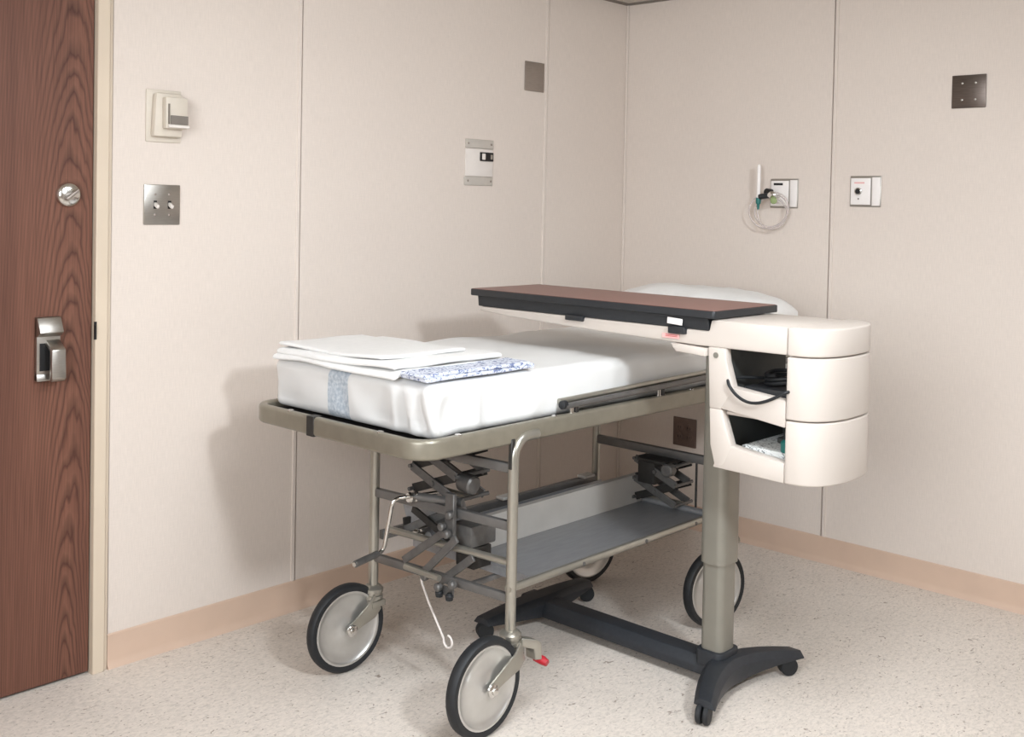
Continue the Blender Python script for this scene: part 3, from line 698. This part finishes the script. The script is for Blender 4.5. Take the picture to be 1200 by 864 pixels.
# bins: an end shell with the rounded nose, a sloping cheek at the column, lip, floor
def bin_(z0, z1, zl, cheek, back, name):
    nb = nose_part(name, z0, z1)
    MB().prism(cheek, lambda u, v, q: (q, u, v), -1.3812, -1.352).build('cheek', 'cream_plastic', nb, .003)
    MB().prism(zl, lambda u, v, q: (q, u, v), -1.380, -1.345).build('lip', 'cream_plastic', nb, .003)
    y0 = min(p[0] for p in zl); y1 = max(p[0] for p in zl)
    MB().span((-1.36, -1.588, min(p[1] for p in zl)+.006), (-1.05, y1-.004, min(p[1] for p in zl)+.016)).build('bin_floor', 'cream_plastic', nb, .002, 1)
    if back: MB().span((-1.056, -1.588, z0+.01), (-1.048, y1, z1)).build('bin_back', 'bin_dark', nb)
    return nb
ub = bin_(.821, .982, [(-1.385, .822), (-1.47, .812), (-1.574, .799), (-1.574, .868), (-1.50, .875), (-1.41, .884)], [(-1.341, .984), (-1.394, .984), (-1.398, .95), (-1.420, .880), (-1.385, .820), (-1.349, .820)], False, 'upper_bin')
lb = bin_(.656, .818, [(-1.362, .662), (-1.574, .6565), (-1.574, .708), (-1.50, .716), (-1.412, .727), (-1.395, .730)], [(-1.349, .820), (-1.386, .820), (-1.420, .722), (-1.395, .672), (-1.371, .661), (-1.354, .722)], True, 'lower_bin')
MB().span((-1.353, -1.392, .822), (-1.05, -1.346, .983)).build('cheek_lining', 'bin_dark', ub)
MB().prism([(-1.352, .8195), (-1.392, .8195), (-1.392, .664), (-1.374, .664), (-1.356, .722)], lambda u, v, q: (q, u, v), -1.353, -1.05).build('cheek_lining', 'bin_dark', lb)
MB().lathe([(.008, 0), (.008, .003), (.0003, .004)], (-1.38, -1.366, .964), (-1, 0, 0), 10).build('cheek_screw', 'column_grey', ub)
# top with dark edge band, slide tray beneath, latches
top = MB().prism(rrect(-1.392, -1.052, -1.366, -.437, .010, 3), lambda u, v, q: (u, v, q), 1.0605, 1.0815).build('table_top', 'black_plastic', ot, .002, 1)
MB().prism(rrect(-1.388, -1.056, -1.362, -.441, .008, 3), lambda u, v, q: (u, v, q), 1.0815, 1.0825).build('top_laminate', 'laminate', top)
MB().prism([(-1.380, 1.0605), (-1.376, 1.0265), (-1.085, 1.0265), (-1.080, 1.0605)], lambda u, v, q: (u, q, v), -.462, -1.338).build('slide_tray', 'black_plastic', ot, .002, 1)
MB().span((-1.388, -1.268, 1.010), (-1.362, -1.212, 1.030)).build('latch_block', 'black_plastic', ot, .003)
MB().box((-1.3825, -1.232, 1.044), (.003, .050, .018), Matrix.Rotation(.06, 3, 'X')).build('latch_label', 'white_plastic', ot, .001, 1)
MB().span((-1.386, -.905, 1.014), (-1.362, -.838, 1.030)).build('tilt_catch', 'black_plastic', ot, .002)
MB().span((-1.3800, -1.245, .995), (-1.376, -1.188, 1.008)).build('instruction_label', 'pink_label', arm_o, .0005, 1)
for z in (1.004, 1.000): MB().span((-1.3806, -1.240, z), (-1.3795, -1.200, z+.0018)).build('label_line', 'red_print', arm_o)
MB().prism([(-1.225, .983), (-1.335, .979), (-1.338, .958), (-1.243, .962)], lambda u, v, q: (q, u, v), -1.392, -1.345).build('release_paddle', 'cream_plastic', ot, .003)

# ------------------------------------------------------------------ things kept in the bins
tag(MB().prism(rrect(-1.335, -1.10, -1.58, -1.425, .01, 3), lambda u, v, q: (u, v, q), .8185, .885).build('device_box', 'black_plastic', None, .004), 'flat black box lying in the upper bin of the overbed table', 'box')
pts = []
for k in range(66):
    a = 2*PI*k/26; pts.append((-1.245+.060*math.cos(a), -1.505+.055*math.sin(a), .891+.0042*k/10+.004*math.sin(a*2)))
cord = MB().tube(pts, .0052, 8).build('electric_cable', 'rubber'); tag(cord, 'black coiled power cord on the flat box, looping over the bin lip', 'cord')
lp = [pts[0]]+[(-1.30, -1.425, .905), (-1.375, -1.400, .905)]+[(-1.391-.004*math.sin(PI*k/12), -1.412-.17*k/12, .893-.040*math.sin(PI*(k/12)**.8)) for k in range(0, 13)]+[(-1.37, -1.583, .893), (-1.30, -1.560, .893)]
def smooth(p, it=2):
    p = [V(q) for q in p]
    for _ in range(it):
        q = [p[0]]
        for a, b in zip(p[:-1], p[1:]): q += [a*.75+b*.25, a*.25+b*.75]
        p = q+[p[-1]]
    return p
MB().tube(smooth(lp), .0042, 8).build('cord_loop', 'rubber', cord)
tag(MB().prism(rrect(-1.335, -1.07, -1.58, -1.42, .01, 3), lambda u, v, q: (u, v, q), .6735, .724).build('dotted_packet', 'dotted_liner', None, .004), 'flat white packet with black dots lying in the lower bin', 'packet')
tag(MB().prism(rrect(-1.245, -1.185, -1.535, -1.475, .012, 4), lambda u, v, q: (u, v, q), .7245, .740).build('dark_case', 'bin_dark', None, .004), 'small dark case on the dotted packet in the lower bin', 'case')
bo = thing('teal_bottle', (-1.330, -1.558, .7245), 'small teal plastic bottle beside the dark case in the lower bin', 'bottle')
MB().lathe([(.019, 0), (.021, .003), (.021, .026), (.014, .034), (.0003, .0345)], (-1.322, -1.556, .7245), (0, 0, 1), 20).build('body', 'teal_plastic', bo)
MB().lathe([(.013, 0), (.014, .002), (.014, .016), (.012, .018), (.0003, .0185)], (-1.322, -1.556, .758), (0, 0, 1), 16).build('cap', 'black_plastic', bo)
